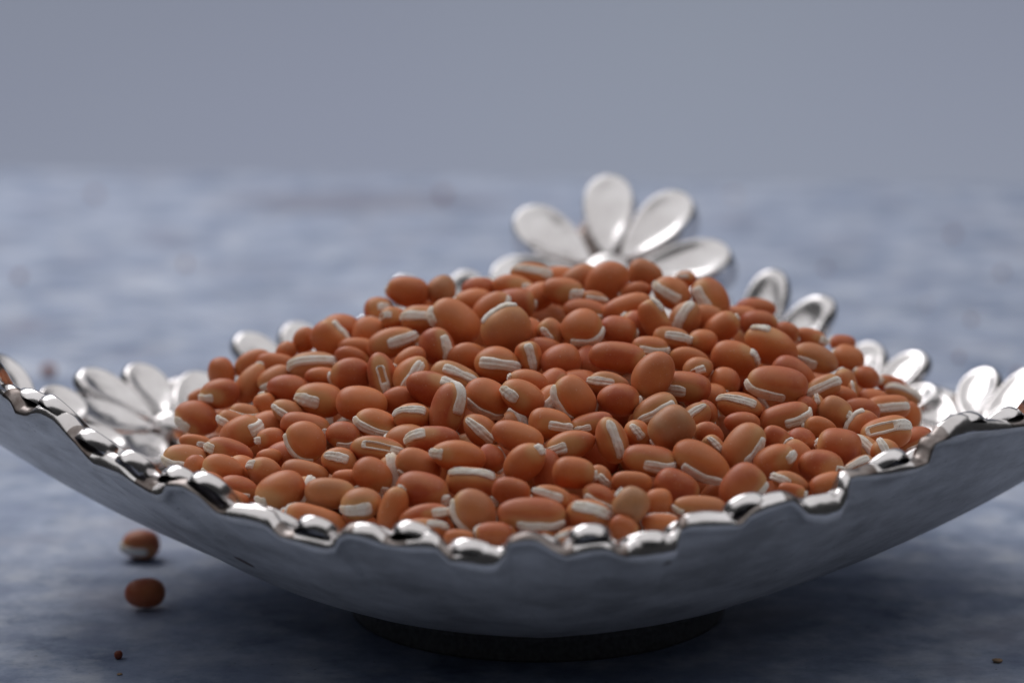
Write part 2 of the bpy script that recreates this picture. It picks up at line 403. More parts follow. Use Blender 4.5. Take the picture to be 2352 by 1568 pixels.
flower(193.0, 15, 27, 4, over=4.0, lift=7, rise=4)
flower(210.0, 17, 24, -4, over=1.5, lift=4.0)
flower(221.0, 15, 20, 8, over=0.8, lift=3.6)

# the large flower standing up from the far rim
def big_flower():
    C0 = at_y(1394, 625, 116)
    t = math.radians(47); N = np.array([-0.13, -math.cos(t) , math.sin(t)]); N /= np.linalg.norm(N)
    e1 = np.array([1.0, 0, 0]); e1 -= N * (e1 @ N); e1 /= np.linalg.norm(e1); e2 = np.cross(N, e1); 
    FM = frame(C0, e1, N)
    fl = link('flower', boss_mesh(6.5, 2.6), dish, FM)
    tag(fl, label='large flower standing up from the far rim')
    inv = FM.inverted()
    R = 35.0
    for k, (a, s) in enumerate([(4, 1.02), (47, 1.0), (88, 0.99), (137, 0.99), (178, 0.97), (224, 0.9), (270, 0.85), (316, 0.9)]):
        a = math.radians(a); dr = e1 * math.cos(a) + e2 * math.sin(a)
        base = C0 + dr * 4.5; M = frame(base, dr + N * 0.06, N)
        link('petal', petal_cached(R * s - 4.5, 19.4, 10.0, 1.2), fl, inv @ M)
    # scalloped web behind the petals
    V = []; nr, na = 8, 96
    for i in range(nr):
        for k in range(na):
            an = 2 * math.pi * k / na
            rad = R * (0.72 + 0.12 * math.cos((an - math.radians(3)) * 8))
            f = [0.01, 0.4, 0.8, 0.97, 1.0, 0.97, 0.6, 0.01][i]; h = [-2.5, -2.8, -3.2, -3.6, -4.4, -5.6, -7.0, -7.4][i]
            V.append((rad * f * math.cos(an), rad * f * math.sin(an), h))
    link('flower_web', mesh_of('flower_web', V, [q[::-1] for q in grid_faces(nr, na, wrap_m=True)], M_SHADE), fl)
    # cast neck that joins it to the rim
    V = []; nn = 12
    for i in range(nn):
        s = i / (nn - 1)
        p0 = C0 - N * 4 - np.array([0, 0, 4.0]); ang = 77
        rr = float(rim_r(80)) - 4; p1 = np.array([BX + 1.5 + rr * math.cos(math.radians(84)), rr * math.sin(math.radians(84)), float(rim_h(84)) - 3])
        c = p0 * (1 - s) + p1 * s; wv = 17 + 9 * s; tv = 4 + 1.5 * s
        for k in range(20):
            an = 2 * math.pi * k / 20
            V.append((c[0] + wv * math.cos(an), c[1] + tv * math.sin(an), c[2] + 2 * math.sin(an)))
    link('flower_neck', mesh_of('flower_neck', V, grid_faces(nn, 20, wrap_m=True), M_POL), fl)
big_flower()

# ------------------------------------------------------------------ beans
# one line per bean that shows: cx cy length width angle  scar(across from along to | -)  tone  [flags]
# measured in enlarged tiles of the photograph; across: -1 upper edge .. +1 lower edge of the bean's long axis
TILES = {'A': (640, 1240), 'B': (1400, 1020), 'C': (2140, 1020), 'D': (2880, 1200), 'E': (640, 1700), 'F': (1400, 1480),
         'G': (2140, 1480), 'H': (2880, 1600), 'I': (1400, 1760), 'J': (2140, 1760)}
DATA = {
'A': """735 750 370 310 80 - o
1120 640 460 300 -20 - o
1090 880 520 310 -62 - t
720 1005 470 340 -10 .2 -1.02 -.35 r
440 1295 530 400 20 .75 -.9 -.1 r
460 1060 250 200 -30 - o
1380 830 430 290 -20 .35 -.9 .4 t
1530 940 490 320 8 - r f3
1515 510 280 240 -60 - o
1740 360 310 270 -50 - o
2030 340 440 410 50 -.95 -.6 .8 o
2180 230 430 370 10 - o b4
1840 670 580 330 -3 -.4 -1.04 1 t
1400 670 200 120 10 - o b4
1950 800 420 220 0 - o
2305 570 420 240 15 - r
2300 785 500 410 0 - r f2
1910 1075 580 390 10 .2 -.97 .05 o
1530 1220 400 270 30 .3 -.97 .2 t
1270 1170 350 260 75 - o
1010 1240 350 230 10 .3 -1 1 t
850 1330 320 230 20 .3 -1 0 t
970 1480 520 380 -25 .1 .35 1.1 o
1330 1390 240 170 0 - o b4
1330 1550 350 270 -5 0 -1.1 -.6 o
1740 1390 580 300 12 .3 .6 1.06 r
1745 1570 510 440 38 .95 -.95 .85 o f3""",
'B': """340 665 340 310 0 -.3 -.1 .8 o
690 445 490 360 10 - o
1100 430 390 340 -70 - g
530 760 330 270 0 -.3 -1 -.1 o h
870 780 500 340 3 -.3 -1 .5 o
1255 805 640 470 35 .8 -1 -.5 o f5
1875 890 600 560 -38 -.98 -.6 .9 t f4
1690 630 480 300 -35 .7 -.8 1 o
1490 560 460 300 0 - o b3
1540 400 400 260 -10 - r
1970 400 520 310 12 -.3 .3 1.02 o
2187 245 520 300 10 -.45 -.9 .9 o
2260 500 400 260 -25 - o b3
1970 590 150 130 0 - r b4
500 1050 600 340 -18 .05 -.2 1.04 o
1040 1090 440 400 75 -.6 -.5 .95 r f3
280 950 280 230 10 - o b4
720 1250 400 260 -25 .4 -1.05 -.8 o
740 1440 500 380 -55 .05 -.85 .8 o
390 1450 560 330 75 0 -.5 .95 r h
1420 1240 430 310 0 - o b2
1760 1310 530 410 8 0 -.8 1 o
1270 1500 640 380 22 -.45 -.6 .8 t
2150 1230 380 300 75 -.15 -.8 .9 o
2190 1000 220 150 60 - o b3
100 1120 320 160 0 - o b4""",
'C': """330 440 490 320 8 .15 .3 1.03 o
860 330 560 450 -35 - o f3
1320 240 420 330 20 - t
540 310 260 200 -20 - t b4
290 270 200 110 0 - o b4
700 515 330 160 8 0 -.6 1 t
1210 440 370 220 -10 - r
1100 630 590 290 -14 - o f2
610 670 540 270 8 .5 .1 1.06 r
560 880 500 450 -5 .8 -.6 1 o f6
995 905 440 330 12 - r
1260 890 280 230 40 - r b3
200 930 350 280 50 .4 -.7 .5 t
310 1280 480 400 -15 - r
985 1225 660 350 8 .25 .9 1.06 r f4
1380 1110 430 260 8 .25 -.6 1.06 o
1430 770 480 320 62 -.9 -.9 -.1 o
1640 455 470 360 30 .2 -1 .6 o f3
1810 290 260 190 0 -.4 -.8 .3 o
2105 530 540 400 56 .45 -.8 .85 o f5
1810 760 430 360 -60 -.3 -.8 .95 t
1630 1010 430 280 8 -.3 -.4 1.03 o
2010 1045 350 300 20 .2 -.95 -.6 o
1850 1260 500 290 8 - o
1420 1440 590 440 -55 .1 -1.06 -.88 o f6
1955 1370 370 290 -20 .1 -.6 .5 t h
2040 780 140 100 0 - t b4
1150 1470 220 160 -30 0 -.5 1 o b4
100 1160 200 130 0 - r b5
640 1340 260 300 0 - r b6""",
'D': """5 350 480 330 -35 - o
170 715 560 430 15 -.8 .5 1 o
60 980 340 350 90 -.8 -.3 .5 o
460 290 460 320 0 - r
615 555 660 440 28 -.85 -.95 -.3 o f5
220 210 320 180 0 - o b2
430 110 280 150 0 - r b3
800 390 300 240 30 - r
1080 460 400 230 20 -.3 .5 1 o
1150 700 540 320 22 .55 -.8 .2 t
1475 525 300 210 5 - r
1540 710 390 320 15 - o
880 910 560 380 35 - r
690 1010 720 410 10 .75 -1 .35 r f7
1250 1050 400 280 -25 -.1 -1 1.05 t
1500 990 330 260 70 - t
1600 1080 200 130 80 0 -1 1 t
1760 930 320 260 30 - r
2060 1020 360 210 15 -.2 -1 -.5 r
2190 1150 420 260 20 -.7 -1 1 t
1830 1195 370 260 0 - o
2010 1290 530 290 -5 0 -1 .9 o
1390 1340 400 340 25 -.3 .6 1.06 t
1040 1280 280 230 50 - r
1180 1280 300 180 80 0 -1 -.1 o h
1390 1170 180 100 0 - o b4
240 1280 560 330 15 -.5 -1 .65 o""",
'H': """1990 400 590 380 -15 -.35 -.7 1 o h f4
1720 320 400 380 -50 -.95 -.9 .8 o
2300 180 330 220 80 - o
1660 150 150 100 0 - r b3
780 205 590 320 -12 .5 -.1 1.05 r
265 275 430 260 5 - r f3
290 555 600 440 -52 .7 -.5 .75 t f3
670 450 330 260 20 -.1 .85 1.06 r
980 480 350 290 20 - r
1205 330 390 250 10 - o
1430 565 520 430 10 - r f3
1210 800 540 400 15 0 .6 1.03 r h f2
650 735 510 370 -25 .35 .5 1 o f2
940 730 340 240 70 - o b2
270 1040 580 460 -45 .95 -.7 .8 r f3
850 990 460 240 20 0 -1.06 .05 t
1290 1010 420 270 -12 - o
860 1090 330 180 12 0 .8 1.06 r
1670 800 370 220 -25 -.5 -1 .8 t
1740 660 200 200 50 -.5 -1 .5 o b3
1980 630 340 330 65 -.1 -1 .5 o
2330 500 480 330 -25 .5 -.6 .7 r
250 1330 230 160 80 - r
1490 960 200 130 80 - r""",
'E': """430 200 400 170 10 .2 0 .9 o
310 410 540 340 8 .45 -1 .1 t
430 500 290 280 60 - o
830 320 580 300 15 .15 -1 -.55 r f3
760 525 500 330 15 .8 -.95 -.4 o f2
610 720 370 290 25 - o
890 880 360 190 20 .3 -1 0 o
935 760 480 300 8 .55 -.6 .7 r
1445 785 600 430 -18 .4 -1 -.6 o f4
1260 555 430 320 20 -.3 -1.06 -.7 t
1310 370 300 180 0 - o
1520 390 220 200 0 - r b2
1740 565 560 270 12 - t
2150 440 430 340 15 -.3 -.9 .5 o
2040 815 600 350 5 -.1 .85 1.06 t f4
2240 630 340 190 0 - o
1880 1120 720 290 15 - o
1510 1110 200 170 60 - o
1690 880 300 220 -60 0 -1 1 t b3
1030 600 200 160 40 - o b4
2200 120 420 320 5 .75 -.4 .9 r""",
'F': """140 400 610 400 5 - o
1000 230 660 400 20 -.7 .1 1.05 r
1175 475 640 400 -72 .6 -.1 1.05 r f5
1640 335 560 430 30 .85 -.75 .95 o f3
2070 320 550 370 28 .3 -.97 -.1 o f3
620 380 360 250 0 - r b4
750 570 450 340 5 -.55 -1 .7 o
330 655 550 350 18 .45 -1 .85 o
1560 715 460 330 40 .05 -.9 .9 o
2010 805 620 350 22 - o f3
340 970 660 340 10 -.3 -.65 1 r h
990 850 640 350 -5 -.6 -1 -.2 r f2
690 830 300 200 0 - t b3
1300 1035 650 370 8 0 -1.02 -.55 o f5
1690 1060 360 330 60 - r
2090 1110 540 400 -38 -.1 .75 1.06 o
270 1260 490 390 25 .8 .6 .95 o
820 1150 560 370 25 .95 -.7 -.3 o
2145 150 480 300 15 .3 -1.05 -.9 o""",
'G': """465 340 560 460 57 .9 -.9 .75 o f4
540 200 300 260 0 - r b2
170 420 260 200 -50 0 -.9 .9 t b2
200 220 220 220 -60 .5 -.5 .5 r b3
890 165 490 270 10 -.1 -1 .3 t
1005 355 510 380 5 .1 .93 1.05 r f3
1440 490 560 350 -25 .2 -.85 .85 t
1810 200 600 350 5 .35 -.9 .05 r
1640 700 540 480 -40 - g f9
1930 560 400 300 -40 -.4 -.6 .9 t
2070 500 300 220 60 - r
2040 320 200 120 0 - o b3
180 640 510 340 10 .1 -.1 1 o
680 650 520 260 -15 .2 -.9 0 r
920 840 560 360 70 -.3 -.85 .85 o f3
1230 770 360 300 50 -.1 -.8 .5 o
420 905 620 340 -15 .05 -1 -.1 o
1370 1080 620 350 12 .35 -.2 1.05 r f2
2000 1110 740 430 32 .7 -.5 .95 o f3
2080 770 370 280 20 - r
2150 930 330 240 45 -.3 -.8 .6 t
1880 850 180 150 0 0 -.8 0 o b3
465 1235 500 370 8 -.2 .93 1.05 o f5
790 1270 300 220 45 .1 -.3 1 t
150 1220 300 200 80 - r b4
1160 1350 470 260 5 - o
1690 1430 520 430 20 - r b2""",
'I': """865 610 620 430 12 .5 .7 1 r f2
1460 510 600 370 5 -.7 -.9 .85 o
1935 625 460 330 15 - r
1490 870 600 480 58 .95 -.9 .9 t f2
2180 880 800 370 3 .8 -.45 .95 r f2
1730 1120 430 270 5 - r
1310 1190 360 230 5 - o
510 860 600 320 -75 - o
890 920 600 290 -12 -.1 .3 1.04 r
880 1070 560 260 0 -.6 .1 1 o
540 450 220 180 80 0 -1 1 t b3
135 765 495 380 -10 .35 -1 .5 t f2""",
'J': """1150 770 430 410 -60 -1 -.1 .6 g f9
1480 740 330 310 0 - o
1980 800 620 260 5 .7 -1 -.5 t
1510 990 460 220 3 - o
770 680 420 280 25 .5 -.8 .9 r
640 900 530 370 15 -.45 -.8 .95 o f2
220 690 500 270 20 -.15 -1 .5 o
1060 1060 350 290 30 - r
470 1150 460 220 -10 -.4 -1 .9 t
340 850 120 120 0 - r b4""",
}
CREST = np.array([(330, 990), (420, 960), (505, 850), (600, 815), (740, 735), (880, 690), (940, 655), (1040, 655), (1220, 620), (1400, 635), (1500, 630), (1640, 680), (1760, 720), (1900, 770), (1960, 830), (2060, 900), (2150, 1000), (2250, 1040)], float)
FRONT = np.array([(330, 1040), (380, 1060), (500, 1135), (620, 1185), (760, 1220), (900, 1235), (1050, 1255), (1350, 1250), (1550, 1215), (1700, 1170), (1850, 1130), (1980, 1080), (2150, 1045), (2250, 1042)], float)
def heap_y(px, py):
    pc = np.interp(px, CREST[:, 0], CREST[:, 1]); pf = np.interp(px, FRONT[:, 0], FRONT[:, 1])
    f = min(1.15, max(-0.08, (py - pc) / max(30.0, pf - pc)))
    xw = (px - 1176) * 690 / FPX - BX
    wf = W_ * (1 - min(0.97, abs(xw) / A_) ** NS) ** (1 / NS)
    yf = -(wf - 16); yc = 28 * (1 - (abs(xw) / 105) ** 2) if abs(xw) < 105 else 0
    g = (abs(f) ** 0.85) * (1 if f > 0 else -1)
    return yc + (yf - yc) * g

beans = []
for tk, txt in DATA.items():
    ox, oy = TILES[tk]
    for line in txt.split('\n'):
        q = line.split()
        cx, cy, L, W, ang = map(float, q[:5]); q = q[5:]
        if q[0] == '-': scar = None; q = q[1:]
        else: scar = tuple(map(float, q[:3])); q = q[3:]
        tone = q[0]; fl = q[1:]
        k = 3 * 4096 / 2352
        S = 2352 / 4096
        px, py = (ox + cx / 3) * S, (oy + cy / 3) * S
        L, W = L / 3 * S, W / 3 * S
        if L < W: L, W, ang = W, L, ang + 90; scar = scar
        bias = 0.0
        for x in fl:
            if x[0] == 'f' and x[1:]: bias = float(x[1:])
            if x[0] == 'b': bias = -float(x[1:])
        beans.append(dict(px=px, py=py, L=L, W=W, ang=ang, scar=scar, tone=tone, hollow='h' in fl, bias=bias, seen=True))
print('beans listed', len(beans))
# same bean read in two tiles: keep the first
keep = []
for b in beans:
    dup = [o for o in keep if math.hypot(o['px'] - b['px'], o['py'] - b['py']) < 0.22 * min(o['W'] + b['W'], 120)]
    if dup: print('dup', round(b['px']), round(b['py'])); continue
    keep.append(b)
beans = keep

for b in beans:
    y = heap_y(b['px'], b['py'])
    P = at_y(b['px'], b['py'], y); r = ray(b['px'], b['py']); r = r / np.linalg.norm(r)
    P = P - r * b['bias']
    z = (P - CAM_POS) @ FWD; sc_ = z / FPX
    X = RIGHT * math.cos(math.radians(b['ang'])) - UP * math.sin(math.radians(b['ang']))
    Pd = -RIGHT * math.sin(math.radians(b['ang'])) - UP * math.cos(math.radians(b['ang']))
    Fv = -r; X = X - Fv * (X @ Fv); X /= np.linalg.norm(X); Pd = np.cross(Fv, X) * (1 if np.cross(Fv, X) @ Pd > 0 else -1)
    if b['scar']: p = max(-1, min(1, b['scar'][0])); sn, cs = p, math.sqrt(1 - p * p)
    else: a_ = random.uniform(120, 240) * math.pi / 180; sn, cs = math.sin(a_), math.cos(a_)
    Yv = Fv * cs + Pd * sn; Zv = np.cross(X, Yv)
    a = b['L'] * sc_ / 2 * 1.03; hw = b['W'] * sc_ / 2 * 1.07
    q = 0.86; bb = hw / math.sqrt(sn * sn + (q * cs) ** 2); cc = q * bb
    if bb > a * 1.02: bb = a * 1.02
    if a < 4.8 and b['bias'] < 0:        # mostly covered ones: full-sized beans standing farther back
        g = 5.1 / a; a *= g; bb = min(bb * g, a * 0.86); cc = min(cc * g, a * 0.76); P = P + r * 2.0
    b.update(P=P, r=r, X=X, Y=Yv, Z=Zv, a=a, b=bb, c=cc, P0=P.copy())
# push overlapping beans apart, each one only along its own line of sight
n = len(beans)
PX = np.array([[b['px'], b['py']] for b in beans]); LL = np.array([b['L'] for b in beans])
pairs = [(i, j) for i in range(n) for j in range(i + 1, n) if np.hypot(*(PX[i] - PX[j])) < (LL[i] + LL[j]) / 2 * 1.15]
def ext(b, nrm):
    v = np.array([b['X'] @ nrm, b['Y'] @ nrm, b['Z'] @ nrm]); A = np.array([b['a'], b['b'], b['c']])
    return 0.5 * np.sqrt(((A * v) ** 2).sum()) + 0.5 / np.sqrt(((v / A) ** 2).sum())
for it in range(160):
    for i, j in pairs:
        A, B = beans[i], beans[j]; D = B['P'] - A['P']; dist = np.linalg.norm(D) + 1e-6; nrm = D / dist
        need = 0.96 * (ext(A, nrm) + ext(B, nrm))
        if dist >= need: continue
        depth = D @ FWD                     # >0: B is farther
        lat2 = max(0.0, dist ** 2 - depth ** 2); want = math.sqrt(max(0.0, need ** 2 - lat2))
        s = 1 if depth > 0 else -1
        mv = min(0.6, (want - abs(depth)) / 2 * 0.5)
        if mv <= 0: continue
        A['P'] = A['P'] - A['r'] * s * mv * 0.9; B['P'] = B['P'] + B['r'] * s * mv * 1.1
    for b in beans:
        b['P'] = b['P'] + b['r'] * ((b['P0'] - b['P']) @ b['r']) * 0.03
        x, y, z = b['P']; x -= BX
        if math.hypot(x, y) < float(rim_r(math.degrees(math.atan2(y, x)))):
            zz = float(bowl_z(x, y)) + 4.0
            if z < zz: b['P'] = b['P'] - b['r'] * min(3.0, (zz - z)) * 0.5
for b in beans:                 # keep the size seen in the picture
    k = ((b['P'] - CAM_POS) @ FWD) / ((b['P0'] - CAM_POS) @ FWD)
    for q in 'abc': b[q] *= k
mv = [abs((b['P'] - b['P0']) @ b['r']) for b in beans]; print('moved mean/max', np.mean(mv), max(mv))

# beans under and behind them, filling the dish
SP = np.array([b['P'] for b in beans]); SR = np.array([(b['a'] + b['b'] + b['c']) / 3 for b in beans])
fill = []
cand = 0
FP = np.zeros((0, 3))
backs = []
for dg in range(0, 181, 6):
    R = float(rim_r(dg)) - 20; x, y = R * math.cos(math.radians(dg)), R * math.sin(math.radians(dg))
    backs.append((x + BX, y, float(bowl_z(x, y)) + 5))
SRF = np.concatenate([SP, np.array(backs)])
def heap_z(x, y):
    d2 = (SRF[:, 0] - x) ** 2 + (SRF[:, 1] - y) ** 2 + 4
    i = np.argpartition(d2, 6)[:6]; wgt = 1 / d2[i] ** 1.5
    return float((SRF[i, 2] * wgt).sum() / wgt.sum())
tries = 26000
CX_ = RNG.uniform(-120, 125, tries); CY_ = RNG.uniform(-115, 110, tries); U_ = RNG.uniform(0, 1, tries)
for k in range(tries):
    x, y = CX_[k], CY_[k]; xb = x - BX
    R = float(rim_r(math.degrees(math.atan2(y, xb))))
    if math.hypot(xb, y) > R - 17: continue
    zb = float(bowl_z(xb, y)) + 4.5; zt = heap_z(x, y) - 11.0
    if zt <= zb: continue
    z = zt - (zt - zb) * U_[k] ** 1.6
    if zt - z > 26: continue
    p = np.array([x, y, z])
    if np.min(np.linalg.norm(SP - p, axis=1) - SR) < 3.9: continue
    if len(FP) and np.min(np.linalg.norm(FP - p, axis=1)) < 8.3: continue
    qx, qy = project(p)
    pc = np.interp(qx, CREST[:, 0], CREST[:, 1])
    if qy < pc + 12 or qx < 450 or qx > 2110: continue
    if y > 20 and qy < pc + 26: continue
    pf = np.interp(qx, FRONT[:, 0], FRONT[:, 1])
    FP = np.vstack([FP, p]); fill.append((p, zt - z))
print('fill', len(fill))
for p, dep in fill:
    M = np.array(Matrix.Rotation(random.uniform(0, 6.28), 3, 'Z') @ Matrix.Rotation(random.uniform(-1.2, 1.2), 3, 'Y') @ Matrix.Rotation(random.uniform(0, 6.28), 3, 'X'))
    a = random.uniform(5.2, 6.0); bq = a * random.uniform(0.78, 0.88)
    beans.append(dict(P=p, X=M[:, 0], Y=M[:, 1], Z=M[:, 2], a=a, b=bq, c=bq * 0.84, scar=(0, -.8, random.choice([.2, .9, 1.0])), tone=random.choice('ooort'), hollow=False, seen=False, dep=dep))

# --- bean geometry
def coat_point(b, d):            # d: unit directions (n,3) in the bean's own axes -> surface points
    x, y, z = d[:, 0], d[:, 1], d[:, 2]
    e = b['egg']
    k = 1 + e * x
    flat = 1 - (0.05 + 0.10 * abs(b['wob'][3])) * np.clip(y, 0, 1) ** 3
    lob = 1 + b['wob'][0] * 0.035 * np.sin(3 * x + b['wob'][1]) * y + 0.04 * b['wob'][2] * x * z + 0.03 * b['wob'][3] * (y * y - 0.4) - 0.035 * np.clip(y, 0, 1) * np.exp(-((x + b['wob'][0] * 0.8) / 0.25) ** 2)
    ax = x; lob = lob * (1 + b['sq'] * 1.6 * x * x * (1 - x * x))
    return np.stack([b['a'] * ax * lob, b['b'] * y * k * flat * lob + b['b'] * 0.05 * b['wob'][1] * (x * x - 0.3) * 0.5, b['c'] * z * k * lob], 1)
def arc_deg(s):
    if abs(s) <= 1: return math.degrees(math.asin(s))
    return math.copysign(90 + (abs(s) - 1) * 420, s)
def coat_mesh(b, nu=40, nv=28):
    th = np.linspace(0, math.pi, nu)[1:-1]; ph = np.linspace(0, 2 * math.pi, nv, endpoint=False)
    T, Ph = np.meshgrid(th, ph, indexing='ij')
    D = np.stack([np.cos(T), np.sin(T) * np.cos(Ph), np.sin(T) * np.sin(Ph)], -1).reshape(-1, 3)
    D = np.vstack([[1, 0, 0], D, [-1, 0, 0]]); V = coat_point(b, D)
    F = [(0, 1 + (k + 1) % nv, 1 + k) for k in range(nv)]
    m = nu - 2
    for i in range(m - 1):
        for k in range(nv):
            p = 1 + i * nv + k; q = 1 + i * nv + (k + 1) % nv
            F.append((p, q, q + nv, p + nv))
    l = len(V) - 1
    F += [(l, 1 + (m - 1) * nv + k, 1 + (m - 1) * nv + (k + 1) % nv) for k in range(nv)]
    # pale field beside the scar: distance to the arc
    a0, a1 = b['arc']; al = np.degrees(np.arctan2(D[:, 0], D[:, 1])); be = np.degrees(np.arcsin(np.clip(D[:, 2], -1, 1)))
    da = np.maximum(0, np.maximum(a0 - al, al - a1)); dd = np.sqrt((da * 1.0) ** 2 + (be * (0.9 if True else 1)) ** 2)
    wd = b['palew']
    pale = np.clip((wd - dd) / (wd * 0.45), 0, 1) * b['pales']
    # the field keeps away from the free end: a darker cap there
    xs = -math.copysign(1, a0 + a1 + 1e-3) * D[:, 0]
    b['capv'] = 0.6 * np.clip(xs - 0.15, 0, 0.6) / 0.6 * b['pales']
    return V, F, pale
def scar_mesh(b, nt=26):
    a0, a1 = b['arc']; hw = b['hw']
    vv = np.array([-1.04, -0.97, -0.86, -0.70, -0.58, -0.34, -0.06, 0.06, 0.22, 0.46, 0.66, 0.86, 0.97, 1.04])
    hh = np.array([-0.35, 0.08, 0.36, 0.48, 0.42, 0.66, 0.62, 0.46, 0.60, 0.66, 0.56, 0.36, 0.08, -0.35]) * b['ht']
    if b['flipv']: hh = hh[::-1]; vv = -vv[::-1]
    rs = np.random.default_rng(b['id']); ph = rs.uniform(0, 6.28, 6)
    # arc length
    length = max(1.5, abs(a1 - a0) / 180 * math.pi * 0.5 * (b['a'] + b['b']))
    ts = np.concatenate([[0, 0.35 / length, 0.8 / length], np.linspace(1.3 / length, 1 - 1.3 / length, nt - 6), [1 - 0.8 / length, 1 - 0.35 / length, 1]]) if length > 3.4 else np.linspace(0, 1, nt)
    V = []
    for t in ts:
        al = math.radians(a0 + (a1 - a0) * t)
        e0 = t * length; e1 = (1 - t) * length
        if b['blunt'] > 0: wa, wb = min(1, 0.62 + e0 / 1.4), math.sqrt(max(0.03, min(1, e1 / 2.2) * (2 - min(1, e1 / 2.2))))
        else: wb, wa = min(1, 0.62 + e1 / 1.4), math.sqrt(max(0.03, min(1, e0 / 2.2) * (2 - min(1, e0 / 2.2))))
        tt = t if b['blunt'] > 0 else 1 - t
        wid = hw * min(wa, wb) * (1.06 - 0.20 * tt ** 2 + 0.09 * math.sin(5 * t + ph[0]) + 0.06 * math.sin(15 * t + ph[1]))
        hf = min(1, e0 / 0.45, e1 / 0.45)
        sh = 0.10 * math.sin(4 * t + ph[2])
        be = (vv * wid) / b['c'] + sh * hw / b['c'] * 0.6
        D = np.stack([math.sin(al) * np.cos(be), math.cos(al) * np.cos(be), np.sin(be)], 1)
        S = coat_point(b, D)
        N = D / np.array([b['a'], b['b'], b['c']]); N /= np.linalg.norm(N, axis=1)[:, None]
        rag = 0.07 * np.sin(vv * 9 + ph[3] + 7 * t) + 0.05 * np.sin(31 * t + ph[4] + vv * 3)
        h = hh * (1 + rag * 1.5) * hf + (-0.30) * (1 - hf)
        if b['hollow']:
            inn = (np.abs(vv) < 0.55); zone = 1 if 0.08 < t < b['holeend'] else 0
            h = np.where(inn & (zone > 0), -0.28, h)
        V.append(S + N * h[:, None])
    V = np.concatenate(V); m = len(vv)
    F = [f[::-1] for f in grid_faces(len(ts), m)]
    if b['hollow']:
        F2 = []
        for i in range(len(ts) - 1):
            for j in range(m - 1):
                zone = 0.08 < ts[i] < b['holeend'] and 0.08 < ts[i + 1] < b['holeend']
                if zone and abs(vv[j]) < 0.55 and abs(vv[j + 1]) < 0.55: continue
                F2.append(F[i * (m - 1) + j])
        F = F2
    return V, F
def set_attr(me, name, vals):
    at = me.attributes.new(name, 'FLOAT', 'POINT'); at.data.foreach_set('value', np.asarray(vals, dtype=np.float32))

for i, b in enumerate(beans):
    rs = random.Random(i * 13 + 5)
    b['id'] = i; b['sq'] = rs.uniform(-0.06, 0.24); b['egg'] = rs.uniform(-0.13, 0.13); b['wob'] = [rs.uniform(-1, 1) for _ in range(4)]
    if b['scar']: s0, s1 = b['scar'][1], b['scar'][2]
    else: s0, s1 = rs.choice([(-.5, 1.03), (-1.03, .4), (-.7, .8)])
    b['arc'] = (arc_deg(s0), arc_deg(s1)); b['hw'] = rs.uniform(1.28, 1.6) * min(1.12, b['c'] / 4.3); b['ht'] = rs.uniform(0.65, 0.95)
    b['flipv'] = rs.random() < 0.5; b['blunt'] = 1 if (abs(s0) < abs(s1)) else -1
    b['palew'] = rs.uniform(28, 50); b['pales'] = rs.uniform(0.45, 0.9); b['holeend'] = rs.uniform(0.35, 0.6)
    b['toneval'] = {'o': rs.uniform(0.0, 0.35), 'r': rs.uniform(0.6, 1.0), 't': rs.uniform(0, 0.3), 'g': 0.1}[b['tone']]
    b['tanval'] = {'o': rs.uniform(0, 0.15), 'r': 0.0, 't': rs.uniform(0.35, 0.65), 'g': 1.0}[b['tone']]

# --- words that single each bean out
ROWS = [(0.10, 'on the crest'), (0.30, 'under the crest'), (0.50, 'upper slope'), (0.70, 'mid slope'), (0.90, 'lower slope'), (9, 'at front rim')]
COLS = [(560, 'far left'), (760, 'left'), (960, 'left of centre'), (1160, 'near centre left'), (1360, 'centre'), (1560, 'below big flower'), (1780, 'right of centre'), (1960, 'right'), (9999, 'far right')]
def row_of(b):
    pc = np.interp(b['px'], CREST[:, 0], CREST[:, 1]); pf = np.interp(b['px'], FRONT[:, 0], FRONT[:, 1])
    f = (b['py'] - pc) / max(30, pf - pc)
    return next(t for v, t in ROWS if f < v)
def col_of(b): return next(t for v, t in COLS if b['px'] < v)
def colour_of(b): return {'o': 'orange', 'r': 'reddish', 't': 'tan', 'g': 'dull tan'}[b['tone']]
def size_of(b): return 'small' if b['L'] < 62 else 'large' if b['L'] > 108 else 'medium'
def scar_of(b):
    if not b['scar']: return 'smooth, scar hidden'
    p, s0, s1 = b['scar']; hol = 'hollow ' if b['hollow'] else ''
    A = ((b['ang'] + 90) % 180) - 90
    flip = 1 if math.cos(math.radians(b['ang'])) >= 0 else -1
    mid = (s0 + s1) / 2 * flip; pe = p * flip
    if abs(A) > 60:
        mid = (s0 + s1) / 2 * (1 if math.sin(math.radians(b['ang'])) > 0 else -1)
        side = -p * (1 if math.sin(math.radians(b['ang'])) > 0 else -1)
        if abs(side) > 0.55: return hol + ('white band on right edge' if side > 0 else 'white band on left edge')
        if abs(mid) > 0.4: return hol + ('short white scar at bottom' if mid > 0 else 'short white scar on top')
        return hol + 'white scar running down it'
    if s1 - s0 < 0.95: return hol + ('white tip at right end' if mid > 0 else 'white tip at left end')
    if pe > 0.55: return hol + 'white band along lower edge'
    if pe < -0.35: return hol + 'white band over its top'
    return hol + 'white scar across its front'
def lean_of(b):
    A = ((b['ang'] + 90) % 180) - 90
    if b['L'] < b['W'] * 1.12: return 'round'
    if abs(A) > 62: return 'upright'
    if abs(A) < 14: return 'level'
    return 'tilting right' if A > 0 else 'tilting left'
vis = [b for b in beans if b['seen']]
def base_label(b, withlean): 
    s = [size_of(b), lean_of(b) if withlean else '', colour_of(b), 'bean,', scar_of(b) + ',', row_of(b), col_of(b)]
    return ' '.join(x for x in s if x)
from collections import Counter, defaultdict
for b in vis:
    b['label'] = base_label(b, True)
    if len(b['label'].split()) > 16: b['label'] = base_label(b, False)
